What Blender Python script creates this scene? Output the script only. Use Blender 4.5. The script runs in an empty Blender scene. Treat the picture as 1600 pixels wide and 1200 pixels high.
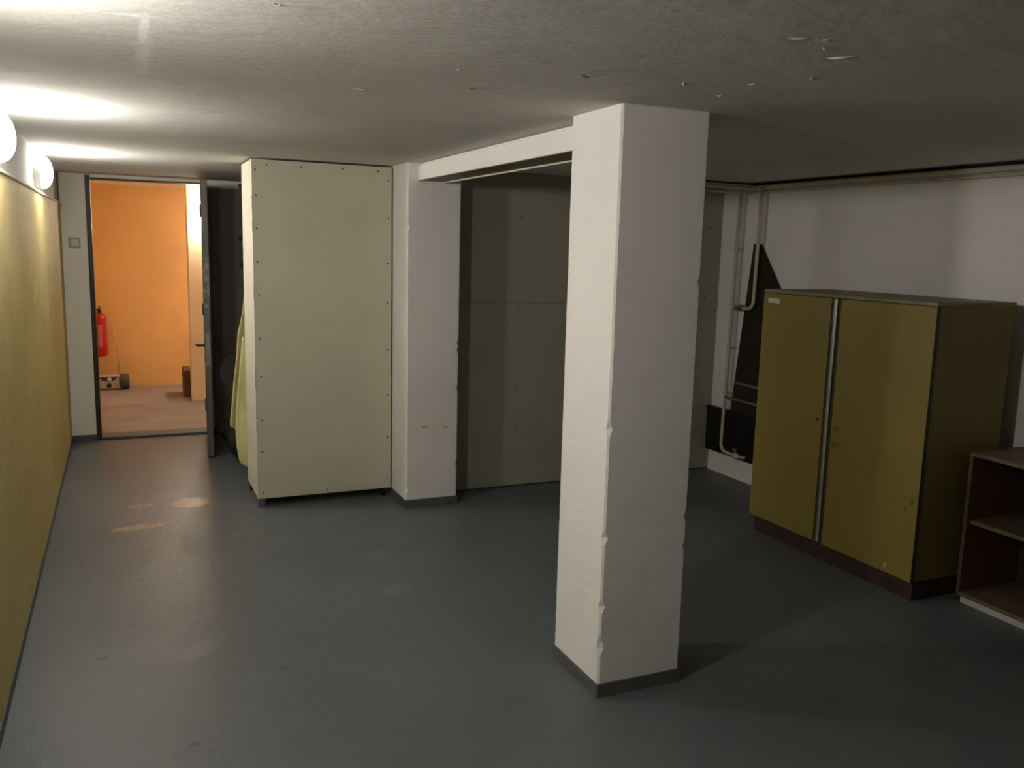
import bpy, bmesh, math, random
from mathutils import Vector, Matrix
random.seed(7)
SC = bpy.context.scene
COL = SC.collection
PI = math.pi
H = 2.1            # ceiling height
XL = -0.4223       # yellow face of the left wall
XLU = -0.440       # white face of the left wall above the ledge
XR = 4.014         # right wall
YD = 7.657         # wall with the doorway
YB = 5.306         # plasterboard partition behind the bay
YN = -2.2          # wall behind the camera

# ------------------------------------------------------------------ materials
def new_mat(name):
    m = bpy.data.materials.new(name); m.use_nodes = True
    nt = m.node_tree
    return m, nt, nt.nodes['Principled BSDF'], nt.nodes['Material Output']

def N(nt, t, **kw):
    n = nt.nodes.new(t)
    for k, v in kw.items(): setattr(n, k, v)
    return n

def math_node(nt, op, a, b=None, clamp=False):
    n = nt.nodes.new('ShaderNodeMath'); n.operation = op; n.use_clamp = clamp
    for i, v in enumerate((a, b)):
        if v is None: continue
        if isinstance(v, (int, float)): n.inputs[i].default_value = v
        else: nt.links.new(v, n.inputs[i])
    return n.outputs[0]

def mix(nt, fac, a, b):
    n = nt.nodes.new('ShaderNodeMix'); n.data_type = 'RGBA'
    for s, v in ((n.inputs[0], fac), (n.inputs[6], a), (n.inputs[7], b)):
        if isinstance(v, (int, float)): s.default_value = v
        elif isinstance(v, tuple): s.default_value = (*v[:3], 1)
        else: nt.links.new(v, s)
    return n.outputs[2]

def noise(nt, scale, detail=3, rough=0.55, vec=None):
    n = nt.nodes.new('ShaderNodeTexNoise'); n.inputs['Scale'].default_value = scale
    n.inputs['Detail'].default_value = detail; n.inputs['Roughness'].default_value = rough
    if vec is None:
        g = nt.nodes.new('ShaderNodeNewGeometry'); vec = g.outputs['Position']
    nt.links.new(vec, n.inputs['Vector'])
    return n.outputs['Fac']

def ramp(nt, f, a, b):
    n = nt.nodes.new('ShaderNodeMapRange'); n.clamp = True
    nt.links.new(f, n.inputs[0]); n.inputs[1].default_value = a; n.inputs[2].default_value = b
    return n.outputs[0]

def surf(name, col, rough=0.8, var=0.06, vscale=3.0, bump=0.0, bscale=60, spec=0.3, metallic=0.0, col2=None, bump2=None):
    m, nt, b, o = new_mat(name)
    f = noise(nt, vscale, 4)
    lo = col2 or tuple(c * (1 - var * 2) for c in col); hi = col if col2 else tuple(min(1, c * (1 + var)) for c in col)
    c = mix(nt, ramp(nt, f, 0.32, 0.68), lo, hi)
    nt.links.new(c, b.inputs['Base Color'])
    b.inputs['Roughness'].default_value = rough; b.inputs['Metallic'].default_value = metallic
    b.inputs['Specular IOR Level'].default_value = spec
    if bump:
        bn = N(nt, 'ShaderNodeBump'); bn.inputs['Distance'].default_value = 0.01; bn.inputs['Strength'].default_value = bump
        h = noise(nt, bscale, 5, 0.6)
        if bump2:
            h = math_node(nt, 'ADD', h, math_node(nt, 'MULTIPLY', noise(nt, bump2[0], 3), bump2[1]))
        nt.links.new(h, bn.inputs['Height']); nt.links.new(bn.outputs[0], b.inputs['Normal'])
    return m

def xyz(nt):
    g = N(nt, 'ShaderNodeNewGeometry'); s = N(nt, 'ShaderNodeSeparateXYZ')
    nt.links.new(g.outputs['Position'], s.inputs[0]); return s.outputs

def blot(nt, a, b, ca, cb, ra, rb, rot=0.0, edge=0.25, wob=0.5, wscale=9.0):
    """soft-edged mark of irregular outline around (ca, cb) in the two coordinates a and b"""
    da = math_node(nt, 'SUBTRACT', a, ca); db = math_node(nt, 'SUBTRACT', b, cb)
    c, s = math.cos(rot), math.sin(rot)
    u = math_node(nt, 'ADD', math_node(nt, 'MULTIPLY', da, c / ra), math_node(nt, 'MULTIPLY', db, s / ra))
    v = math_node(nt, 'ADD', math_node(nt, 'MULTIPLY', da, -s / rb), math_node(nt, 'MULTIPLY', db, c / rb))
    r = math_node(nt, 'SQRT', math_node(nt, 'ADD', math_node(nt, 'MULTIPLY', u, u), math_node(nt, 'MULTIPLY', v, v)))
    r = math_node(nt, 'ADD', r, math_node(nt, 'MULTIPLY', math_node(nt, 'SUBTRACT', noise(nt, wscale, 4), 0.5), wob * 2))
    return ramp(nt, r, 1.0 + edge, 1.0 - edge)

M = {}
M['plaster'] = surf('white_plaster', (.86, .835, .80), .9, .02, 2.2, .12, 55, .2, bump2=(9, .8))
M['plaster_wall'] = surf('white_wall_plaster', (.83, .81, .765), .9, .03, 1.6, .14, 45, .2, bump2=(7, 1.0))
M['cream_wall'] = surf('cream_wall_plaster', (.83, .79, .68), .9, .03, 1.6, .14, 45, .2, bump2=(7, 1.0))
M['yellow'] = surf('yellow_wall_paint', (.70, .565, .225), .62, .06, 2.5, .25, 35, .3, col2=(.63, .50, .175), bump2=(6, 1.5))
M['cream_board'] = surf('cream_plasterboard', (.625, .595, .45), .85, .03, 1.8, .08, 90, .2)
M['cream_edge'] = surf('pale_cream', (.74, .71, .58), .8, .03, 3, .1, 60, .2)
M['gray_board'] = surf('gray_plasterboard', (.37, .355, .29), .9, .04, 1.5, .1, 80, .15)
M['seam'] = surf('dark_joint', (.12, .11, .09), .95, .05)
M['band'] = surf('dark_gray_skirting_paint', (.105, .11, .108), .5, .08, 6, .15, 40, .35)
M['dark_metal'] = surf('black_door_steel', (.030, .025, .022), .5, .2, 8, .1, 60, .4)
M['screw'] = surf('screw_steel', (.03, .028, .025), .5, .1, spec=.4)
M['alu'] = surf('brushed_aluminium', (.55, .55, .53), .35, .05, 20, metallic=.85)
M['pipe'] = surf('cream_pipe_enamel', (.60, .555, .41), .45, .06, 8, .05, 60, .4)
M['valve'] = surf('aged_brass_valve', (.20, .17, .11), .5, .2, 30, .2, 80, .4)
M['black_rad'] = surf('black_enamel', (.010, .010, .010), .55, .2, 6, .05, 50, .3)
M['brown_board'] = surf('dark_brown_board', (.035, .024, .018), .7, .15, 5, .1, 40, .25)
M['steel_tube'] = surf('dull_steel_tube', (.24, .24, .23), .5, .1, 20, metallic=.3)
M['trim_dark'] = surf('dark_brown_gap', (.030, .024, .020), .9, .2, 8)
M['plinth'] = surf('red_brown_plinth', (.050, .027, .020), .6, .2, 8, .1, 40, .3)
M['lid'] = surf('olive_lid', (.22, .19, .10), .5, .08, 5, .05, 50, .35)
M['olive_side'] = surf('olive_side_enamel', (.180, .145, .036), .5, .05, 3, .06, 60, .35)
M['door_gap'] = surf('dark_olive_edge', (.060, .050, .020), .6, .1, 5)
M['label'] = surf('faded_paper', (.60, .56, .42), .8, .05, 30)
M['white_kick'] = surf('white_kickboard', (.52, .49, .44), .7, .05, 6)
M['orange'] = surf('orange_wall_paint', (.84, .52, .215), .75, .05, 1.6, .06, 40, .25)
M['hall_ceiling'] = surf('hall_white', (.88, .84, .77), .9, .03, 2)
M['pier'] = surf('pier_paint', (.86, .68, .46), .8, .04, 2, .2, 40)
M['hall_floor'] = surf('hall_brown_gray_floor', (.30, .26, .245), .7, .08, 3, .15, 30, .3)
M['red'] = surf('red_extinguisher_paint', (.50, .012, .018), .35, .05, 6, spec=.5)
M['pink_label'] = surf('pale_red_label', (.62, .20, .20), .5, .05, 20)
M['black_plastic'] = surf('black_plastic', (.018, .018, .020), .45, .1, 10, spec=.4)
M['silver_plastic'] = surf('silver_plastic', (.55, .52, .50), .4, .05, 10, spec=.5)
M['speaker_gray'] = surf('gray_speaker_cloth', (.10, .10, .11), .9, .1, 60, .2, 200)
M['purple'] = surf('purple_display', (.08, .05, .22), .3, .1, 20, spec=.5)
M['white_disc'] = surf('white_display', (.8, .8, .78), .4, .02, 10)
M['chrome'] = surf('chrome', (.6, .58, .54), .25, .05, 10, metallic=.9)
M['brown_wood'] = surf('brown_box_board', (.13, .075, .040), .8, .15, 6)
M['switch'] = surf('cream_switch_plastic', (.62, .57, .42), .45, .03, 20, spec=.4)
M['switch_edge'] = surf('aged_switch_frame', (.36, .33, .24), .5, .05, 20, spec=.4)
M['lamp_base'] = surf('gray_lamp_housing', (.45, .44, .42), .5, .05, 10)
M['bag'] = surf('black_bag_plastic', (.020, .020, .021), .45, .2, 10, .5, 25, .4)
M['bag_gray'] = surf('dark_gray_nylon', (.026, .025, .025), .7, .2, 12, .4, 40, .3)
M['coat'] = surf('black_coat_cloth', (.016, .015, .016), .95, .2, 20, .4, 60, .1)

def mat_blanket():
    m = surf('yellow_woven_blanket', (.80, .74, .37), .95, .08, 14, .6, 160, .1, col2=(.70, .63, .28)); return m
M['blanket'] = mat_blanket()

def mat_floor():
    m, nt, b, o = new_mat('gray_floor_paint')
    p = xyz(nt); x, y = p[0], p[1]
    big = ramp(nt, noise(nt, 1.1, 4), .35, .65)
    c = mix(nt, big, (.107, .121, .128), (.128, .142, .147))
    fine = ramp(nt, noise(nt, 26, 5, .7), .35, .7)
    c = mix(nt, math_node(nt, 'MULTIPLY', fine, .25), c, (.098, .111, .117))
    worn = None
    for (cx, cy, ra, rb, rot) in ((1.17, 4.31, .075, .06, .4), (1.13, 3.83, .07, .055, .3), (.23, 3.50, .10, .055, .7),
                                  (.60, 4.9, .10, .03, .2)):
        q = blot(nt, x, y, cx, cy, ra, rb, rot, .12, .45, 14)
        worn = q if worn is None else math_node(nt, 'MAXIMUM', worn, q)
    c = mix(nt, math_node(nt, 'MULTIPLY', worn, .5), c, (.168, .180, .180))
    shine = None                                       # polished spots in the paint near the door, hall glint put into their colour
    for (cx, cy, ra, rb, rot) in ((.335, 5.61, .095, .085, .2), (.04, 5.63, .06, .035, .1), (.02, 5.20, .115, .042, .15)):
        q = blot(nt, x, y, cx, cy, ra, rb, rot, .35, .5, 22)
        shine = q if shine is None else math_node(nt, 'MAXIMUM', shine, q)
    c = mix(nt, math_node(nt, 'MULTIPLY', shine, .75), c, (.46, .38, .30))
    dark = None
    for (cx, cy, r) in ((.155, 2.80, .018), (.19, 2.74, .010), (.50, 3.22, .016), (-.14, 3.55, .02), (.45, 3.10, .008), (.22, 2.62, .012)):
        q = blot(nt, x, y, cx, cy, r, r * .7, .3, .3, .4, 30)
        dark = q if dark is None else math_node(nt, 'MAXIMUM', dark, q)
    c = mix(nt, math_node(nt, 'MULTIPLY', dark, .6), c, (.045, .05, .05))
    nt.links.new(c, b.inputs['Base Color'])
    r = math_node(nt, 'ADD', .36, math_node(nt, 'MULTIPLY', fine, .12))
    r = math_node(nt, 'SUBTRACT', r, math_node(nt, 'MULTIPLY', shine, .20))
    nt.links.new(r, b.inputs['Roughness']); b.inputs['Specular IOR Level'].default_value = .38
    bn = N(nt, 'ShaderNodeBump'); bn.inputs['Distance'].default_value = .006; bn.inputs['Strength'].default_value = .22
    h = math_node(nt, 'ADD', noise(nt, 70, 4), math_node(nt, 'MULTIPLY', noise(nt, 5, 3), 1.4))
    nt.links.new(h, bn.inputs['Height']); nt.links.new(bn.outputs[0], b.inputs['Normal'])
    return m
M['floor'] = mat_floor()

def mat_ceiling():
    m, nt, b, o = new_mat('ceiling_distemper')
    p = xyz(nt); x, y = p[0], p[1]
    big = ramp(nt, noise(nt, 1.4, 5, .6), .35, .68)
    c = mix(nt, big, (.68, .665, .625), (.76, .745, .705))
    drip = blot(nt, x, y, .066, 2.33, .011, .17, 0, .3, .25, 12)          # long run of fresh white paint
    drip2 = blot(nt, x, y, .072, 2.60, .018, .22, 0, .7, .5, 12)
    tip = blot(nt, x, y, .05, 2.17, .05, .012, -.2, .4, .5, 20)
    d = math_node(nt, 'MAXIMUM', math_node(nt, 'MAXIMUM', drip, math_node(nt, 'MULTIPLY', drip2, .75)), tip)
    c = mix(nt, d, c, (.96, .95, .92))
    nt.links.new(c, b.inputs['Base Color']); b.inputs['Roughness'].default_value = .92
    b.inputs['Specular IOR Level'].default_value = .15
    bn = N(nt, 'ShaderNodeBump'); bn.inputs['Distance'].default_value = .012; bn.inputs['Strength'].default_value = .22
    mp = N(nt, 'ShaderNodeMapping'); g = N(nt, 'ShaderNodeNewGeometry'); nt.links.new(g.outputs['Position'], mp.inputs[0])
    mp.inputs['Scale'].default_value = (1.0, 2.2, 1.0); mp.inputs['Rotation'].default_value = (0, 0, .35)
    h = math_node(nt, 'ADD', math_node(nt, 'MULTIPLY', noise(nt, 5, 4, .6, mp.outputs[0]), 1.6), math_node(nt, 'MULTIPLY', noise(nt, 48, 4, .6), .28))
    nt.links.new(h, bn.inputs['Height']); nt.links.new(bn.outputs[0], b.inputs['Normal'])
    return m
M['ceiling'] = mat_ceiling()

def mat_olive_door():
    m, nt, b, o = new_mat('olive_yellow_enamel')
    c = mix(nt, ramp(nt, noise(nt, 1.6, 3), .35, .65), (.212, .162, .034), (.240, .184, .040))
    mp = N(nt, 'ShaderNodeMapping'); g = N(nt, 'ShaderNodeNewGeometry'); nt.links.new(g.outputs['Position'], mp.inputs[0])
    mp.inputs['Scale'].default_value = (1, 1, .45)
    v = N(nt, 'ShaderNodeTexVoronoi'); v.inputs['Scale'].default_value = 13; nt.links.new(mp.outputs[0], v.inputs['Vector'])
    p = xyz(nt)
    low = ramp(nt, p[2], .85, .25)
    spot = math_node(nt, 'MULTIPLY', ramp(nt, v.outputs['Distance'], .13, .06), math_node(nt, 'MULTIPLY', low, ramp(nt, noise(nt, 3.5, 2), .50, .60)))
    for (y, z, ra, rb) in ((3.375, .735, .018, .014), (3.372, .650, .030, .012), (3.385, .635, .014, .012), (2.862, .487, .010, .020), (2.90, .44, .006, .012)):
        spot = math_node(nt, 'MAXIMUM', spot, math_node(nt, 'MULTIPLY', blot(nt, p[1], p[2], y, z, ra, rb, .1, .35, .4, 60), .7))
    c = mix(nt, math_node(nt, 'MULTIPLY', spot, .8), c, (.075, .048, .015))
    nt.links.new(c, b.inputs['Base Color']); b.inputs['Roughness'].default_value = .5; b.inputs['Specular IOR Level'].default_value = .35
    bn = N(nt, 'ShaderNodeBump'); bn.inputs['Distance'].default_value = .004; bn.inputs['Strength'].default_value = .12
    nt.links.new(noise(nt, 40, 3), bn.inputs['Height']); nt.links.new(bn.outputs[0], b.inputs['Normal'])
    return m
M['olive'] = mat_olive_door()

def mat_wood(name, a, c2, scale=(1, 14, 14), rough=.55):
    m, nt, b, o = new_mat(name)
    mp = N(nt, 'ShaderNodeMapping'); g = N(nt, 'ShaderNodeNewGeometry'); nt.links.new(g.outputs['Position'], mp.inputs[0])
    mp.inputs['Scale'].default_value = scale
    f = noise(nt, 4, 5, .65, mp.outputs[0])
    c = mix(nt, ramp(nt, f, .35, .68), a, c2)
    nt.links.new(c, b.inputs['Base Color']); b.inputs['Roughness'].default_value = rough; b.inputs['Specular IOR Level'].default_value = .35
    return m
M['wood_top'] = mat_wood('scuffed_light_wood', (.12, .078, .042), (.19, .128, .070), (5, 1, 5))
M['wood_side'] = mat_wood('reddish_wood', (.085, .042, .022), (.125, .063, .033), (8, 8, 1))
M['wood_in'] = mat_wood('dark_red_wood', (.048, .024, .013), (.070, .036, .020), (8, 1, 8))
M['wood_edge'] = mat_wood('light_edge_band', (.105, .075, .043), (.15, .108, .062), (5, 1, 5))

def mat_leaf():
    m, nt, b, o = new_mat('worn_gray_green_door_paint')
    f = noise(nt, 4.5, 5, .65)
    c = mix(nt, ramp(nt, noise(nt, 2.2, 3), .3, .7), (.085, .080, .062), (.115, .108, .088))
    c = mix(nt, ramp(nt, f, .56, .60), c, (.22, .22, .185))
    c = mix(nt, ramp(nt, noise(nt, 7, 4), .64, .68), c, (.035, .030, .024))
    nt.links.new(c, b.inputs['Base Color']); b.inputs['Roughness'].default_value = .55
    return m
M['leaf'] = mat_leaf()

def emit(name, col, strength):
    m, nt, b, o = new_mat(name)
    b.inputs['Base Color'].default_value = (.9, .9, .88, 1)
    b.inputs['Emission Color'].default_value = (*col, 1); b.inputs['Emission Strength'].default_value = strength
    b.inputs['Roughness'].default_value = .4
    return m
M['glow'] = emit('lit_opal_glass', (1.0, .965, .92), 68)
M['glow_strong'] = emit('lit_bright_opal_glass', (1.0, .965, .92), 90)
M['glow_hall'] = emit('lit_warm_glass', (1.0, .88, .70), 150)
M['glow_hall_far'] = emit('lit_opal_hall_glass', (1.0, .90, .78), 135)

# ------------------------------------------------------------------ mesh helpers
class MB:
    def __init__(s): s.bm = bmesh.new()
    def _bev(s, verts, w, seg=2):
        es = {e for v in verts for e in v.link_edges}
        if w > 0: bmesh.ops.bevel(s.bm, geom=list(es), offset=w, segments=seg, affect='EDGES', profile=.5, clamp_overlap=True)
    def box(s, x0, x1, y0, y1, z0, z1, bev=0.0, seg=2, mat=None):
        r = bmesh.ops.create_cube(s.bm, size=1.0)
        vs = r['verts']
        for v in vs:
            v.co = Vector((x0 + (v.co.x + .5) * (x1 - x0), y0 + (v.co.y + .5) * (y1 - y0), z0 + (v.co.z + .5) * (z1 - z0)))
            if mat is not None: v.co = mat @ v.co
        s._bev(vs, bev, seg)
        return s
    def prism(s, pts, axis, a, b, bev=0.0):
        """polygon pts given in the two other axes, extruded from a to b along axis"""
        def mk(p, t):
            q = list(p); q.insert(axis, t); return Vector(q)
        A = [s.bm.verts.new(mk(p, a)) for p in pts]; B = [s.bm.verts.new(mk(p, b)) for p in pts]
        s.bm.faces.new(A); s.bm.faces.new(B[::-1])
        n = len(pts)
        for i in range(n): s.bm.faces.new((A[i], B[i], B[(i + 1) % n], A[(i + 1) % n]))
        bmesh.ops.recalc_face_normals(s.bm, faces=s.bm.faces[:])
        s._bev(A + B, bev)
        return s
    def tube(s, pts, r, seg=12, caps=True):
        pts = [Vector(p) for p in pts]; rings = []
        up = None
        for i, p in enumerate(pts):
            d = (pts[min(i + 1, len(pts) - 1)] - pts[max(i - 1, 0)]).normalized()
            if up is None: up = d.orthogonal().normalized()
            up = (up - d * up.dot(d)).normalized(); sd = d.cross(up)
            rr = r[i] if isinstance(r, (list, tuple)) else r
            rings.append([s.bm.verts.new(p + (up * math.cos(2 * PI * k / seg) + sd * math.sin(2 * PI * k / seg)) * rr) for k in range(seg)])
        for a, b in zip(rings, rings[1:]):
            for k in range(seg): s.bm.faces.new((a[k], a[(k + 1) % seg], b[(k + 1) % seg], b[k]))
        if caps: s.bm.faces.new(rings[0][::-1]); s.bm.faces.new(rings[-1])
        return s
    def lathe(s, prof, origin, axis, seg=28):
        """prof: (distance along axis, radius)"""
        ax = Vector(axis).normalized(); u = ax.orthogonal().normalized(); w = ax.cross(u); o = Vector(origin); rings = []
        for t, r in prof:
            if r < 1e-6: rings.append([s.bm.verts.new(o + ax * t)])
            else: rings.append([s.bm.verts.new(o + ax * t + (u * math.cos(2 * PI * k / seg) + w * math.sin(2 * PI * k / seg)) * r) for k in range(seg)])
        for a, b in zip(rings, rings[1:]):
            if len(a) == 1 and len(b) == 1: continue
            for k in range(seg):
                k2 = (k + 1) % seg
                if len(a) == 1: s.bm.faces.new((a[0], b[k2], b[k]))
                elif len(b) == 1: s.bm.faces.new((a[k], a[k2], b[0]))
                else: s.bm.faces.new((a[k], a[k2], b[k2], b[k]))
        return s
    def blob(s, c, rx, ry, rz, lump=.15, seed=0, sub=3, flat=None):
        r = bmesh.ops.create_icosphere(s.bm, subdivisions=sub, radius=1.0); rnd = random.Random(seed)
        ph = [(rnd.uniform(1.5, 4), rnd.uniform(1.5, 4), rnd.uniform(1.5, 4), rnd.uniform(0, 6)) for _ in range(5)]
        for v in r['verts']:
            n = v.co.copy(); k = 1 + lump * sum(math.sin(a * n.x * 1.6 + b * n.y * 1.4 + g * n.z * 1.5 + q) for a, b, g, q in ph) / 3
            co = Vector((n.x * rx * k, n.y * ry * k, n.z * rz * k)) + Vector(c)
            if flat is not None: co.z = max(co.z, flat)
            v.co = co
        return s
    def build(s, name, mat, parent=None, smooth=False, solid=None):
        bmesh.ops.recalc_face_normals(s.bm, faces=s.bm.faces[:])
        off = Vector((0, 0, 0))
        if parent is not None:
            off = Vector(WORLD[parent.name])
            for v in s.bm.verts: v.co -= off
        me = bpy.data.meshes.new(name); s.bm.to_mesh(me); s.bm.free()
        me.materials.append(M[mat])
        if smooth:
            for p in me.polygons: p.use_smooth = True
        o = bpy.data.objects.new(name, me); COL.objects.link(o)
        if parent is not None: o.parent = parent
        WORLD[o.name] = off if parent is not None else Vector((0, 0, 0))
        if solid:
            md = o.modifiers.new('thickness', 'SOLIDIFY'); md.thickness = solid; md.offset = 0
        return o
WORLD = {}

def smooth_by_angle(o, deg=40):
    for p in o.data.polygons: p.use_smooth = True
    bm = bmesh.new(); bm.from_mesh(o.data)
    for e in bm.edges:
        if len(e.link_faces) == 2 and e.calc_face_angle(0) > math.radians(deg): e.smooth = False
    bm.to_mesh(o.data); bm.free(); return o

def tag(o, label=None, cat=None, group=None, kind=None):
    if label: o['label'] = label
    if cat: o['category'] = cat
    if group: o['group'] = group
    if kind: o['kind'] = kind
    return o
def thing(name, loc, label, cat, group=None, kind=None):
    o = bpy.data.objects.new(name, None); COL.objects.link(o); o.location = loc; o.empty_display_size = .1
    WORLD[o.name] = Vector(loc)
    return tag(o, label, cat, group, kind)
def struct(o, label, cat):
    return tag(o, label, cat, kind='structure')

def arc(c, a, b, r, n=6):
    """quarter bend: corner c, from direction a to direction b (unit vectors leaving c)"""
    c, a, b = Vector(c), Vector(a), Vector(b); o = c + a * r + b * r
    return [o - b * r * math.cos(t) - a * r * math.sin(t) for t in [i * PI / 2 / n for i in range(n + 1)]]

# ------------------------------------------------------------------ setting: floor, ceiling, walls
struct(MB().box(-.75, 4.2, YN - .2, YD + .02, -.12, 0).build('floor', 'floor'), 'worn blue-gray painted concrete floor of the cellar room', 'floor')
c = MB().box(-.75, 4.2, YN - .2, YD + .02, H, H + .12)
rnd = random.Random(3)
for (x, y) in ((1.40, 1.62), (1.46, 1.60), (1.52, 1.66), (1.62, 1.72), (1.66, 2.1), (1.50, 2.2), (1.75, 1.95), (.86, 2.35), (.70, 2.8), (.52, 3.72), (.31, 1.92), (1.2, 2.25), (1.7, 2.3), (1.0, 2.6)):
    a_, l_ = rnd.uniform(-.9, .9), rnd.uniform(.008, .035)
    d_ = Vector((math.cos(a_), math.sin(a_), 0)) * l_; p_ = Vector((x, y, H))
    c.tube([p_ - d_, p_ - d_ * .3 + Vector((0, .004, -.001)), p_ + d_ * .4, p_ + d_], [.0008, .0035, .003, .0006], 8)
struct(c.build('ceiling', 'ceiling'), 'uneven gray-white distempered ceiling with a run of white paint', 'ceiling')

w = MB().box(-.75, XL, YN, YD + .15, 0, 1.862)
struct(w.build('wall_left', 'yellow'), 'long left wall painted yellow up to a ledge', 'wall')
struct(MB().box(-.75, XLU, YN, YD + .15, 1.862, H).build('wall_left_upper', 'plaster_wall'), 'white strip of the left wall above the ledge, carrying the lamps', 'wall')
struct(MB().box(XLU, XL + .008, YN, YD, 1.858, 1.872, .003).build('trim_ledge', 'cream_edge'), 'thin pale ledge along the top of the yellow wall', 'trim')

DX0, DX1, DH = -.2108, .605, 2.062
w = MB()
w.box(XL, DX0 - .035, YD, YD + .15, 0, H)
w.box(DX1 + .035, 2.05, YD, YD + .15, 0, H)
w.box(DX0, DX1 + .003, YD, YD + .15, DH + .012, H); w.box(DX0 - .035, DX0, YD, YD + .15, DH + .03, H); w.box(DX1 + .003, DX1 + .035, YD, YD + .15, DH + .03, H)
struct(w.build('wall_far', 'cream_wall'), 'white end wall around the open doorway', 'wall')
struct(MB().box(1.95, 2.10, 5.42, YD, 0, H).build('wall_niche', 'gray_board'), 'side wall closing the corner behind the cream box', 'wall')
struct(MB().box(XR, XR + .18, YN, 5.45, 0, H).build('wall_right', 'plaster_wall'), 'white right wall behind the olive cabinet', 'wall')
struct(MB().box(-.75, 4.2, YN - .2, YN, 0, H).build('wall_near', 'plaster_wall'), 'white wall closing the room at the near end', 'wall')

# plasterboard partition at the back of the bay, sheets with open joints
w = MB()
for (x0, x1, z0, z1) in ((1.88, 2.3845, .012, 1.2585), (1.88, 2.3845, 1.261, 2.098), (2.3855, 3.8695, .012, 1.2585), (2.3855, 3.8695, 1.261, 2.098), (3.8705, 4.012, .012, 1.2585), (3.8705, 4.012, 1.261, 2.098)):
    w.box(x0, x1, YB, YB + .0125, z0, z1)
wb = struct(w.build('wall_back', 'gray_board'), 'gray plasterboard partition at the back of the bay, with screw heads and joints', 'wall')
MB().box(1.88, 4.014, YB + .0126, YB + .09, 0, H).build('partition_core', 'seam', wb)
def screw(x, y, z, parent, r=.0055):
    return MB().lathe([(-.002, r * .8), (.0015, r), (.0025, r * .7), (.001, r * .3), (.001, 0)], (x, y, z), (0, -1, 0), 10).build('screw', 'screw', parent)
for (x, z) in ((2.40, 1.816), (2.40, 1.307), (2.40, 1.225), (2.398, .986), (2.40, .682), (2.40, .405), (2.398, .085),
               (3.928, 1.987), (3.902, 1.80), (3.925, 1.644), (3.988, 1.641), (3.889, 1.30), (3.854, 1.20), (3.856, 1.0), (3.858, .80), (3.862, .654), (3.99, 1.2), (3.99, .75)):
    screw(x, YB, z, wb, .005)

# free pillar and half-column of rough plaster with worn arrises
def rough_post(x0, x1, y0, y1, z0, z1, seed, amp=.0025):
    rnd = random.Random(seed); bm = bmesh.new(); nz = 90; c = .007; rings = []
    for i in range(nz + 1):
        z = z0 + (z1 - z0) * i / nz
        j = [rnd.gauss(0, amp * .4) for _ in range(8)]
        chip = [c + abs(rnd.gauss(0, amp * .25)) + (.010 if rnd.random() < .025 else 0) for _ in range(4)]
        P = [(x0 + chip[0], y0), (x1 - chip[1], y0), (x1, y0 + chip[1]), (x1, y1 - chip[2]), (x1 - chip[2], y1), (x0 + chip[3], y1), (x0, y1 - chip[3]), (x0, y0 + chip[0])]
        rings.append([bm.verts.new((p[0] + j[k] * .3, p[1] + j[(k + 3) % 8] * .3, z)) for k, p in enumerate(P)])
    for a, b in zip(rings, rings[1:]):
        for k in range(8): bm.faces.new((a[k], a[(k + 1) % 8], b[(k + 1) % 8], b[k]))
    bm.faces.new(rings[0][::-1]); bm.faces.new(rings[-1])
    m = MB(); m.bm.free(); m.bm = bm; return m
PX0, PX1, PY0, PY1 = 1.525, 1.878, 2.586, 2.939
struct(rough_post(PX0, PX1, PY0, PY1, 0, H, 11).build('pillar', 'plaster'), 'square white plastered pillar standing free in the room', 'pillar')
CX0, CX1, CY0, CY1 = 1.552, 1.891, 5.065, 5.42
col = struct(rough_post(CX0, CX1, CY0, CY1, 0, H, 12, .0012).build('column', 'plaster'), 'white half-column between the cream box and the bay, two yellow specks low on it', 'column')
M['speck'] = surf('yellow_speck', (.62, .60, .06), .8, .1, 60)
for (x, z, s) in ((1.675, .508, .022), (1.808, .502, .018)):
    MB().blob((x, CY0 - .0005, z), s, .0015, .009, .35, int(x * 100), 2).build('paint_speck', 'speck', col)
bm_ = MB().box(1.615, 1.787, PY1 - .01, CY0 + .01, 2.0, 2.088, .004)
bm_.box(1.64, 1.787, PY1 - .01, CY0 + .01, 2.08, H)
bs = struct(bm_.build('beam', 'plaster'), 'white boxed beam under the ceiling between pillar and half-column', 'beam')
MB().box(1.772, 1.790, PY1 - .01, CY0 + .01, 1.990, 2.004, .002).build('lip', 'cream_edge', bs)
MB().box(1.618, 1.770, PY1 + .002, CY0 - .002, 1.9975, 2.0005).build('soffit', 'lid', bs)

# dark painted skirting bands
def band(name, x0, x1, y0, y1, h=.05): return MB().box(x0, x1, y0, y1, 0, h, .001, 1).build(name, 'band')
struct(band('baseboard_pillar', PX0 - .004, PX1 + .004, PY0 - .004, PY1 + .004, .053), 'dark gray painted band round the foot of the pillar', 'baseboard')
struct(band('baseboard_column', CX0 - .004, CX1 + .004, CY0 - .004, CY1, .05), 'dark gray painted band at the foot of the half-column', 'baseboard')
struct(band('baseboard_left', XL - .002, XL + .005, YN, YD, .045), 'dark gray band along the foot of the yellow wall', 'baseboard')
m = MB().box(XL, DX0 - .035, YD - .006, YD, 0, .045).box(DX1 + .035, 1.95, YD - .006, YD, 0, .045)
struct(m.build('baseboard_far', 'band'), 'dark gray band along the foot of the end wall', 'baseboard')
m = MB().box(XR - .028, XR, YN, 4.95, 2.084, 2.0995, .001, 1)
m.box(3.0, XR, 4.955, 4.983, 2.090, 2.0995, .001, 1)
struct(m.build('trim_ceiling', 'trim_dark'), 'dark brown strip where the right wall meets the ceiling', 'trim')

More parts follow.
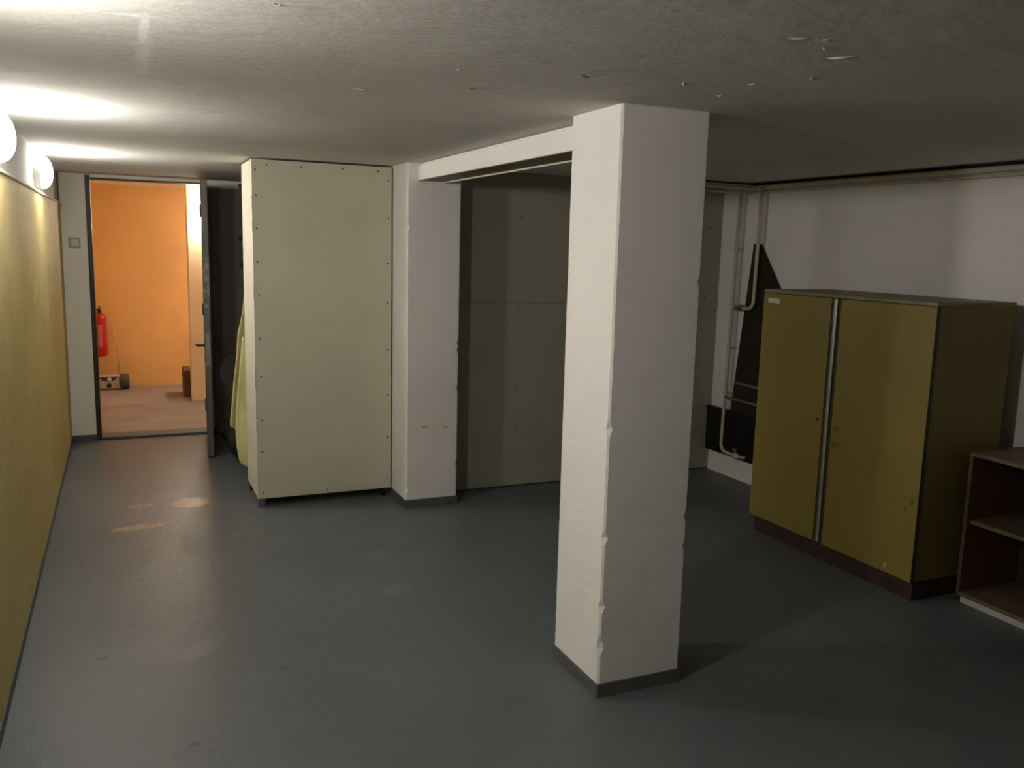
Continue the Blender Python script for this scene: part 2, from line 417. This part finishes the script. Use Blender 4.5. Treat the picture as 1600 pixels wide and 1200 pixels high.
# ------------------------------------------------------------------ doorway, open steel door
d = thing('door_1', (DX1, YD, 0), 'open gray-green steel door with black lever handles in a dark frame', 'door', kind='structure')
f = MB()
f.box(DX0 - .035, DX0, YD - .012, YD + .162, 0, DH + .03, .003)
f.box(DX0, DX1 + .003, YD - .006, YD + .158, DH + .002, DH + .012, .002)
f.build('frame', 'dark_metal', d)
MB().box(DX1 + .003, DX1 + .035, YD - .010, YD + .158, 0, DH + .03, .003).build('frame', 'leaf', d)
MB().box(DX0, DX1, YD - .02, YD + .16, 0, .022, .006).build('threshold', 'band', d)
# leaf, swung open past a right angle
hinge = Vector((.602, YD - .012, 0)); free = Vector((.532, 6.765, 0)); dirv = (free - hinge).normalized(); L = (free - hinge).length
nrm = Vector((-dirv.y, dirv.x, 0)) if -dirv.y > 0 else Vector((dirv.y, -dirv.x, 0))
T = Matrix(((dirv.x, nrm.x, 0, hinge.x), (dirv.y, nrm.y, 0, hinge.y), (0, 0, 1, 0), (0, 0, 0, 1)))
leaf = MB().box(0, L, 0, .040, .012, 2.045, .003, 2, T).build('leaf', 'leaf', d)
M['lockplate'] = surf('pale_worn_lock_plate', (.26, .27, .235), .5, .15, 12)
MB().box(L - .0005, L + .0018, .004, .036, .70, .94, .001, 1, T).build('lock_plate', 'lockplate', leaf)
for sgn, base in ((-1, 0.0), (1, .040)):
    h = MB(); t0 = base
    P = lambda u, vv, z: T @ Vector((u, vv, z))
    h.lathe([(0, .0), (0, .020), (.006, .020), (.008, .012), (.008, 0)], P(L - .055, t0, .846), (T.to_3x3() @ Vector((0, sgn, 0))), 16)
    h.tube([P(L - .055, t0, .846), P(L - .055, t0 + sgn * .045, .846), P(L - .062, t0 + sgn * .058, .846), P(L - .085, t0 + sgn * .060, .846), P(L - .165, t0 + sgn * .058, .843)], [.009, .009, .010, .010, .009], 10)
    h.build('lever_handle', 'black_plastic', leaf, True)
    k = MB().box(L - .068, L - .042, base + min(0, sgn * .004), base + max(0, sgn * .004), .72, .77, .002, 1, T)
    k.build('keyhole_plate', 'black_plastic', leaf)
for z in (.25, 1.05, 1.85):
    MB().tube([(hinge.x - .006, hinge.y + .006, z - .05), (hinge.x - .006, hinge.y + .006, z + .05)], .009, 10).build('hinge', 'dark_metal', d, True)

s = thing('light_switch', (-.337, YD, 1.57), 'square cream light switch on the white wall left of the doorway', 'light switch')
MB().box(-.378, -.296, YD - .010, YD, 1.529, 1.611, .003).build('frame', 'switch_edge', s)
MB().box(-.362, -.306, YD - .016, YD - .009, 1.541, 1.599, .003).build('rocker', 'switch', s)

# ------------------------------------------------------------------ wall lamps
def wall_lamp(loc, axis, label, rad=.10, glow='glow', group='round lamps along the left wall', hr=1.0):
    t = thing('wall_lamp', loc, label, 'lamp', group)
    b_ = MB().lathe([(0, 0), (0, rad * .98 * hr), (.030, rad * hr), (.036, rad * .96 * hr), (.036, 0)], loc, axis, 32).build('housing', 'lamp_base', t)
    smooth_by_angle(b_)
    g_ = MB().lathe([(.036, rad * .93 * hr), (.048, rad * .915), (.062, rad * .85), (.076, rad * .72), (.087, rad * .52), (.093, rad * .28), (.095, 0)], loc, axis, 24).build('glass_dome', glow, t, True)
    return t
LZ = 1.976
wall_lamp((XLU, 3.80, LZ), (1, 0, 0), 'lit round white lamp on the left wall, cut by the edge of the photo')
wall_lamp((XLU, 5.75, LZ), (1, 0, 0), 'lit round white lamp on the left wall nearest the doorway')
wall_lamp((XLU, 1.85, LZ), (1, 0, 0), 'lit round white lamp on the left wall, the one nearest the near end', glow='glow_strong')

# ------------------------------------------------------------------ cream plasterboard box
BX0, BX1, BY0, BY1 = .702, 1.541, 5.359, 5.825
b = thing('boxed_cupboard', ((BX0 + BX1) / 2, BY0, 0), 'tall cream plasterboard-clad cupboard beside the white half-column', 'cupboard')
fp = MB().box(BX0, BX1, BY0, BY0 + .0125, .055, 2.090, .0015, 1).build('front_panel', 'cream_board', b)
MB().box(BX0, BX0 + .0125, BY0 + .0127, BY1, .060, 2.090, .0015, 1).build('side_panel', 'cream_edge', b)  # paler than the front board, strong lamp light put into its colour
MB().box(BX1 - .0125, BX1, BY0 + .0127, BY1, .060, 2.090, .0015, 1).build('side_panel', 'cream_edge', b)
MB().box(BX0 + .013, BX1 - .013, BY1 - .02, BY1 - .008, .070, 2.085).build('back_panel', 'gray_board', b)
fr = MB()
for x in (BX0 + .013, BX1 - .063): fr.box(x, x + .05, BY0 + .013, BY0 + .063, .07, 2.085); fr.box(x, x + .05, BY1 - .075, BY1 - .025, .07, 2.085)
for z in (.075, 2.03): fr.box(BX0 + .064, BX1 - .064, BY0 + .013, BY0 + .063, z, z + .05); fr.box(BX0 + .064, BX1 - .064, BY1 - .075, BY1 - .025, z, z + .05)
fr.build('stud_frame', 'alu', b)
rnd = random.Random(5); z = .10
while z < 2.0:
    l = rnd.uniform(.015, .08)
    if rnd.random() < .45: MB().box(BX0 - .0012, BX0 + .0035, BY0 - .0012, BY0 + .003, z, z + l).build('corner_bead', 'alu', b)
    z += l + rnd.uniform(.005, .06)
MB().box(BX0 + .003, BX0 + .045, BY0 + .004, BY0 + .05, 0, .058, .003).build('foot', 'band', b)
MB().box(BX0 + .005, BX0 + .04, BY1 - .07, BY1 - .03, 0, .068, .003).build('foot', 'black_plastic', b)
MB().box(BX1 - .05, BX1 - .012, BY1 - .07, BY1 - .03, 0, .068, .003).build('foot', 'black_plastic', b)
MB().box(BX1 - .062, BX1 - .026, BY0 + .012, BY0 + .05, .02, .068, .006).lathe([(0, 0), (0, .018), (.012, .020), (.016, .012), (.016, 0)], (BX1 - .044, BY0 + .03, 0), (0, 0, 1), 14).build('foot', 'black_plastic', b)
for (x, z) in ((.787, 2.060), (.986, 2.060), (1.233, 2.062), (1.454, 2.062), (.722, 2.030), (.725, 1.884), (.724, 1.693), (.726, 1.50), (.732, 1.305), (.733, 1.045), (.734, .817),
               (.737, .546), (.734, .351), (.737, .095), (1.127, .078), (1.520, 2.01), (1.520, 1.778), (1.517, 1.502), (1.514, 1.258), (1.516, .960), (1.516, .669), (1.517, .392), (1.518, .128)):
    screw(x, BY0, z, fp, .0055)

# yellow blanket hanging down the back edge of the box, two layers
def drape(left, right, z_top, zb, y0, seed, nx=26, nz=46, amp=.016):
    m = MB(); rnd = random.Random(seed); G = []
    ph = [rnd.uniform(0, 6) for _ in range(3)]
    for i in range(nz + 1):
        row = []
        for j in range(nx + 1):
            s_ = j / nx
            z0_ = zb(s_); t = i / nz; z_ = z_top + (z0_ - z_top) * t
            xl = left(z_); x = xl + (right - xl) * s_
            a = amp * (.35 + .65 * t)
            y = y0 + a * (math.sin(14 * s_ + ph[0] + .6 * t) + .6 * math.sin(31 * s_ + ph[1] - 1.2 * t)) + .006 * math.sin(9 * t + ph[2] + 5 * s_)
            row.append(m.bm.verts.new((x, y, z_)))
        G.append(row)
    for i in range(nz):
        for j in range(nx): m.bm.faces.new((G[i][j], G[i + 1][j], G[i + 1][j + 1], G[i][j + 1]))
    return m
def interp(tab):
    def f(z):
        for (z0, x0), (z1, x1) in zip(tab, tab[1:]):
            if z0 >= z >= z1: return x0 + (x1 - x0) * (z0 - z) / (z0 - z1)
        return tab[0][1] if z > tab[0][0] else tab[-1][1]
    return f
lf = interp([(1.40, .735), (1.32, .722), (1.15, .700), (1.02, .668), (.85, .654), (.683, .633), (.55, .620), (.44, .607), (.404, .608), (.30, .640)])
bl = drape(lf, 1.10, 1.385, lambda s_: .405 - .16 * min(1, s_ * 4.2) + .03 * math.sin(9 * s_), 5.915, 2).build('yellow_blanket', 'blanket', None, True, .006)
tag(bl, 'pale yellow blanket hanging down behind the left edge of the cream cupboard', 'blanket')
lf2 = interp([(1.0, .690), (.60, .648), (.40, .636), (.28, .640), (.19, .652), (.12, .678), (.06, .715)])
drape(lf2, 1.08, 1.0, lambda s_: .16 - .10 * min(1, s_ * 4.0) + .012 * math.sin(7 * s_), 5.870, 4, amp=.009).build('under_layer', 'blanket', bl, True, .006)

# black clothes behind the box, dark bags on the floor behind the door
t = MB().blob((.835, 5.950, 1.965), .140, .115, .042, .22, 5)
tag(t.build('folded_coat', 'coat', None, True), 'black bundle high up behind the cream cupboard', 'coat')
t = MB().blob((.795, 5.965, 1.655), .105, .125, .050, .25, 6).blob((.825, 5.965, 1.495), .135, .125, .072, .15, 7).blob((.86, 5.965, 1.57), .10, .12, .13, .12, 8)
tag(t.build('hooded_coat', 'coat', None, True), 'black coat hanging behind the cream cupboard above the yellow blanket', 'coat')
bag = MB().blob((.855, 6.68, .21), .225, .24, .225, .20, 21, 4, 0.0)
bag.blob((.82, 6.52, .42), .16, .15, .15, .15, 23)
tag(bag.build('bin_bag', 'bag', None, True), 'lumpy black bag lying on the floor behind the open door', 'bag')
M['brown_gray'] = surf('dark_brown_gray_panel', (.33, .285, .255), .85, .12, 2.5, .15, 20, .2)
tag(MB().box(.668, 1.30, YD - .045, YD - .008, 0, 2.035, .006).build('tall_panel', 'brown_gray'), 'tall dark brown-gray panel against the end wall between open door and cream cupboard', 'panel')
r_ = thing('rolled_mat', (.745, 6.48, .57), 'dark gray round rolled mat lying on top of the black bag', 'rolled mat')
mm = MB().tube([(.705, 6.34, .695), (.730, 6.43, .695), (.790, 6.63, .695)], [.118, .125, .125], 24); smooth_by_angle(mm.build('roll', 'bag_gray', r_))
mm = MB().tube([(.742, 6.46, .695), (.752, 6.49, .695)], .130, 24); smooth_by_angle(mm.build('strap', 'coat', r_))

# ------------------------------------------------------------------ heating pipes and radiator on the right wall
hp = thing('heating_pipework', (3.945, 5.055, 0), 'cream-painted heating pipes running under the ceiling and down the right wall', 'pipes')
PXo = 3.970
main = [(PXo, YN + .01, 2.066)] + arc((PXo, 4.955, 2.066), (0, -1, 0), (-1, 0, 0), .03) + arc((3.02, 4.955, 2.066), (1, 0, 0), (0, 0, 1), .025) + [(3.02, 4.955, H)]
MB().tube(main, .0150, 12).build('main_pipe', 'pipe', hp, True)
thin = [(PXo + .018, YN + .01, 2.036)] + arc((PXo + .018, 4.985, 2.036), (0, -1, 0), (-1, 0, 0), .025) + arc((2.96, 4.985, 2.036), (1, 0, 0), (0, 0, 1), .025) + [(2.96, 4.985, H)]
MB().tube(thin, .0085, 10).build('return_pipe', 'pipe', hp, True)
RX = 3.945
a_ = [(RX, 5.030, 2.060)] + [(RX, 5.070, .30)] + arc((RX, 5.072, .195), (0, 0, 1), (0, -1, 0), .06) + [(RX, 4.93, .195)]
MB().tube(a_, .0125, 12).build('riser_pipe', 'pipe', hp, True)
b_ = [(RX, 4.812, 2.060)] + [(RX, 4.818, 1.38)] + arc((RX, 4.820, 1.245), (0, 0, 1), (0, 1, 0), .055) + [(RX, 5.047, 1.245)]
MB().tube(b_, .0125, 12).build('riser_pipe', 'pipe', hp, True)
v = MB().lathe([(0, 0), (0, .017), (.012, .021), (.03, .023), (.048, .021), (.06, .017), (.06, 0)], (RX, 4.915, 1.245), (0, 1, 0), 14)
v.lathe([(0, .010), (.03, .010), (.032, .018), (.044, .018), (.044, 0)], (RX, 4.945, 1.245), (-1, 0, 0), 14)
v.build('valve', 'valve', hp, True)
MB().lathe([(0, 0), (0, .018), (.05, .018), (.05, 0)], (RX, 5.0495, 1.22), (0, 0, 1), 14).build('tee_fitting', 'pipe', hp)
v = MB().lathe([(0, 0), (0, .016), (.02, .022), (.045, .022), (.06, .014), (.085, .012), (.085, 0)], (RX, 4.935, .195), (0, -1, 0), 14)
v.tube([(RX, 4.855, .195), (RX, 4.83, .195), (3.97, 4.82, .20)], .010, 10)
v.build('valve', 'pipe', hp, True)
v = MB().lathe([(0, .010), (.022, .010), (.024, .019), (.044, .018), (.046, 0)], (RX, 4.905, .205), (0, .2, 1), 14)
v.build('valve_cap', 'valve', hp, True)
for (y, z) in ((5.045, 1.65), (5.058, .95), (5.065, .62)):
    MB().box(RX - .017, XR, y - .006, y + .006, z - .010, z + .010, .002, 1).build('bracket', 'pipe', hp)

ra = thing('radiator', (3.985, 4.7, .165), 'flat black radiator low on the right wall behind the cream pipe', 'radiator')
rr = MB().box(3.965, 4.000, 4.12, 5.296, .166, .480, .006)
for k in range(24): rr.box(3.962, 3.968, 4.14 + k * .048, 4.16 + k * .048, .19, .46, .002, 1)
rr.build('body', 'black_rad', ra)
MB().box(3.958, 4.006, 4.11, 5.300, .480, .495, .003).build('top_ledge', 'black_rad', ra)
for y in (4.35, 5.1): MB().box(3.99, XR, y - .02, y + .02, .22, .26).build('bracket', 'black_rad', ra)

bd = MB()
pl = [(4.915, 1.690), (4.850, 1.688), (4.40, 1.105), (4.40, .496), (5.030, .496)]
bd.prism(pl, 0, 3.972, 3.990, .001)
for vv in bd.bm.verts: vv.co.x += (vv.co.z - .496) / 1.2 * .020
tag(bd.build('cut_board', 'brown_board'), 'dark brown board with a slanted corner leaning on the wall behind the olive cabinet', 'board')

tf = thing('tubular_frame', (3.864, 4.4, 0), 'gray steel tube frame with two rails beside the olive cabinet', 'frame')
MB().tube([(3.864, 4.850, .733), (3.864, 4.15, .728)], .010, 10).build('rail', 'steel_tube', tf, True)
MB().tube([(3.864, 4.956, .613), (3.864, 4.15, .620)], .010, 10).build('rail', 'steel_tube', tf, True)
for y in (4.18, 4.48): MB().tube([(3.884, y, 0), (3.884, y, .74)], .010, 10).build('leg', 'steel_tube', tf, True)

# ------------------------------------------------------------------ olive steel cabinet
KX, KX1, KY0, KY1, KH, KB = 3.353, 3.866, 2.831, 4.007, 1.425, .098
k = thing('olive_cabinet', (3.61, 3.42, 0), 'two-door olive-yellow cabinet on a brown plinth against the right wall', 'cabinet')
m = MB().box(KX + .018, KX1, KY0 + .002, KY0 + .020, KB, KH - .018).box(KX + .018, KX1, KY1 - .020, KY1 - .002, KB, KH - .018)
m.box(KX1 - .015, KX1, KY0 + .02, KY1 - .02, KB, KH - .018).box(KX + .020, KX1 - .015, KY0 + .02, KY1 - .02, KB, KB + .02)
m.box(KX + .022, KX1 - .015, KY0 + .02, KY1 - .02, .72, .74)
m.build('body', 'olive_side', k)
MB().box(KX, KX1 + .006, KY0 - .003, KY1 + .002, KH - .018, KH, .003).build('lid', 'lid', k)
MB().box(KX + .030, KX1 - .012, KY0 + .012, KY1 - .018, 0, KB).build('plinth', 'plinth', k)
ld = MB().box(KX, KX + .018, 3.480, KY1, KB, KH - .020, .003).build('door', 'olive', k)
rd = MB().box(KX, KX + .018, KY0, 3.412, KB, KH - .020, .003).build('door', 'olive', k)
MB().box(KX + .006, KX + .020, 3.412, 3.480, KB, KH - .020).build('door_gap', 'door_gap', k)
MB().box(KX - .006, KX + .008, 3.434, 3.450, KB + .004, KH - .022, .003).box(KX - .004, KX + .008, 3.4525, 3.457, KB + .004, KH - .022, .001, 1).build('handle_strip', 'alu', k)
MB().lathe([(0, 0), (0, .009), (.003, .008), (.003, 0)], (KX, 3.513, .760), (-1, 0, 0), 14).build('keyhole', 'black_plastic', ld)
MB().box(KX - .0015, KX + .001, 3.872, 3.968, 1.350, 1.376, .0006, 1).build('paper_label', 'label', ld)
MB().box(KX - .001, KX + .001, 2.983, 2.991, .118, .148).build('paint_chip', 'label', rd)
MB().box(KX + .0008, KX + .0205, KY0 - .0012, KY0 + .0022, KB, KH - .02).build('edge_strip', 'door_gap', k)

# ------------------------------------------------------------------ low wooden shelf unit at the right edge
SX, SX1, SY0, SY1 = 3.580, 3.985, 1.86, 2.762
q = thing('shelf_unit', (3.78, 2.3, 0), 'low open wooden shelf unit beside the olive cabinet at the right edge', 'shelf unit')
MB().box(SX + .022, SX + .040, SY0 + .01, SY1 - .012, 0, .040, .001, 1).build('kickboard', 'white_kick', q)
MB().box(SX1 - .05, SX1 - .032, SY0 + .01, SY1 - .012, 0, .040).build('kickboard', 'white_kick', q)
MB().box(SX, SX1, SY1 - .018, SY1, .038, .717, .001, 1).build('side_panel', 'wood_side', q)
MB().box(SX, SX1, SY0, SY0 + .018, .038, .717, .001, 1).build('side_panel', 'wood_side', q)
MB().box(SX, SX1, SY0, SY1, .7172, .736, .0015, 1).build('top_board', 'wood_top', q)
MB().box(SX, SX1, SY0 + .0182, SY1 - .0182, .040, .058, .001, 1).build('bottom_board', 'wood_edge', q)
MB().box(SX + .02, SX1 - .01, SY0 + .0182, SY1 - .0182, .392, .411, .001, 1).build('shelf', 'wood_edge', q)
MB().box(SX1 - .008, SX1 - .002, SY0 + .0182, SY1 - .0182, .059, .716).build('back_panel', 'wood_in', q)

# ------------------------------------------------------------------ hall beyond the doorway
HY0, HY1, HX0, HX1, HH = YD + .15, 10.417, -.46, 2.6, 2.165
struct(MB().box(HX0 - .1, HX1 + .1, YD + .02, HY1 + .1, -.12, 0).build('floor_hall', 'hall_floor'), 'brownish gray concrete floor of the hall beyond the doorway', 'floor')
struct(MB().box(HX0 - .1, HX1 + .1, HY0, HY1 + .1, HH, HH + .1).build('ceiling_hall', 'hall_ceiling'), 'pale ceiling of the hall beyond the doorway', 'ceiling')
struct(MB().box(HX0 - .1, HX1 + .1, HY1, HY1 + .1, 0, HH).build('wall_hall_back', 'orange'), 'orange wall at the back of the hall', 'wall')
struct(MB().box(HX0 - .1, HX0, HY0, HY1, 0, HH).build('wall_hall_left', 'orange'), 'orange left wall of the hall', 'wall')
struct(MB().box(HX1, HX1 + .1, HY0, HY1, 0, HH).build('wall_hall_right', 'orange'), 'orange right wall of the hall', 'wall')
m = MB().box(-.45, DX0 - .035, YD + .15, YD + .152, 0, HH).box(DX1 + .035, HX1, YD + .15, YD + .152, 0, HH).box(DX0 - .035, DX1 + .035, YD + .15, YD + .152, DH + .03, HH)
m.box(2.05, HX1 + .1, YD + .02, YD + .15, 0, HH)
struct(m.build('wall_hall_front', 'orange'), 'orange hall side of the doorway wall', 'wall')
m = MB().box(.590, HX1, 9.25, 9.45, 0, HH, .008)
struct(m.build('wall_pier', 'pier'), 'pale pier standing in the hall right of the doorway', 'wall')
wall_lamp((.760, 9.25, 1.82), (0, -1, 0), 'bright warm lamp on the hall pier, peeping past the open door', .075, 'glow_hall', 'lamps in the hall', .6)
wall_lamp((1.75, 9.78, HH), (0, 0, -1), 'lamp on the hall ceiling, hidden behind the pier', .085, 'glow_hall_far', 'lamps in the hall')

e = thing('fire_extinguisher', (-.262, 10.33, .354), 'red fire extinguisher hanging on the orange hall wall', 'fire extinguisher')
o_ = MB().lathe([(0, 0), (0, .05), (.012, .062), (.03, .066), (.40, .066), (.435, .055), (.455, .030), (.458, 0)], (-.250, 10.335, .354), (0, 0, 1), 24).build('cylinder', 'red', e); smooth_by_angle(o_)
o_ = MB().lathe([(.10, .0668), (.34, .0668)], (-.250, 10.335, .354), (0, 0, 1), 40)
for fc in list(o_.bm.faces):
    cc = fc.calc_center_median()
    if not (cc.y < 10.335 - .02 and abs(cc.x + .246) < .020): o_.bm.faces.remove(fc)
o_.build('label_band', 'pink_label', e, True)
o_ = MB().lathe([(.455, .020), (.50, .020), (.50, 0)], (-.250, 10.335, .354), (0, 0, 1), 14)
o_.box(-.262, -.238, 10.26, 10.35, .852, .866, .003).box(-.260, -.240, 10.27, 10.35, .876, .890, .003, 2)
o_.build('valve_lever', 'black_plastic', e)
MB().tube([(-.262, 10.335, .85), (-.305, 10.32, .86), (-.335, 10.31, .80), (-.335, 10.31, .62), (-.322, 10.31, .50)], .011, 10).build('hose', 'black_plastic', e, True)
MB().box(-.275, -.225, 10.395, HY1, .58, .66).build('wall_bracket', 'black_plastic', e)

r = thing('portable_radio', (-.19, 10.25, 0), 'silver and gray portable radio with a carrying handle on the hall floor', 'radio')
o_ = MB(); o_.prism([(-.31, .012), (-.07, .012), (-.045, .03), (-.035, .08), (-.05, .150), (-.33, .150), (-.345, .08), (-.335, .03)], 1, 10.20, 10.30, .008)
o_.build('body', 'silver_plastic', r)
for sx in (-1, 1):
    cx = -.19 + sx * .155
    o_ = MB().lathe([(0, 0), (0, .062), (.012, .078), (.03, .083), (.085, .083), (.10, .074), (.104, 0)], (cx - .05, 10.24, .084), (1, 0, 0), 26)
    sp = o_.build('speaker', 'speaker_gray', r); smooth_by_angle(sp)
o_ = MB().prism([(-.285, .142), (-.095, .142), (-.13, .100), (-.19, .088), (-.25, .100)], 1, 10.196, 10.205); o_.build('display', 'purple', r)
MB().lathe([(0, 0), (0, .022), (.004, .020), (.005, 0)], (-.18, 10.196, .115), (0, -1, 0), 18).build('lit_window', 'white_disc', r)
MB().lathe([(0, 0), (0, .026), (.004, .024), (.004, 0)], (-.185, 10.200, .045), (0, -1, 0), 18).build('button', 'plinth', r)
hd = [(-.275, 10.26, .145), (-.275, 10.26, .26)] + [(-.268, 10.26, .285), (-.255, 10.26, .290), (-.115, 10.26, .290), (-.102, 10.26, .285), (-.095, 10.26, .26), (-.095, 10.26, .145)]
MB().tube(hd, .006, 10).build('carrying_handle', 'silver_plastic', r, True)
MB().tube([(-.075, 10.275, .145), (-.095, 10.275, .40), (-.114, 10.275, .665)], [.005, .0035, .002], 8).build('antenna', 'chrome', r, True)

cr = MB().box(.535, .90, 9.50, 9.86, 0, .28, .004)
for z in (.09, .19): cr.box(.530, .905, 9.495, 9.865, z, z + .012)
tag(cr.build('wooden_box', 'brown_wood'), 'low brown wooden box behind the hall pier', 'box')

# ------------------------------------------------------------------ camera and view
cam = bpy.data.cameras.new('camera'); co = bpy.data.objects.new('camera', cam); COL.objects.link(co)
cam.sensor_width = 36.0; cam.lens = 1364.3 / 1600 * 36.0; cam.clip_start = .02
yw, pt, rl = math.radians(24.027), math.radians(8.877), math.radians(1.4877)
fwd = Vector((math.sin(yw) * math.cos(pt), math.cos(yw) * math.cos(pt), -math.sin(pt)))
right = Vector((math.cos(yw), -math.sin(yw), 0)); up = right.cross(fwd)
R = right * math.cos(rl) + up * math.sin(rl); U = -right * math.sin(rl) + up * math.cos(rl)
co.matrix_world = Matrix(((R.x, U.x, -fwd.x, 0), (R.y, U.y, -fwd.y, 0), (R.z, U.z, -fwd.z, 1.6211), (0, 0, 0, 1)))
SC.camera = co
wd = bpy.data.worlds.new('world'); SC.world = wd; wd.use_nodes = True
wd.node_tree.nodes['Background'].inputs[0].default_value = (0, 0, 0, 1)
SC.view_settings.view_transform = 'Standard'
try: SC.view_settings.look = 'None'
except Exception: pass
SC.view_settings.exposure = 0.85; SC.view_settings.gamma = 1.0; SC.view_settings.use_curve_mapping = False
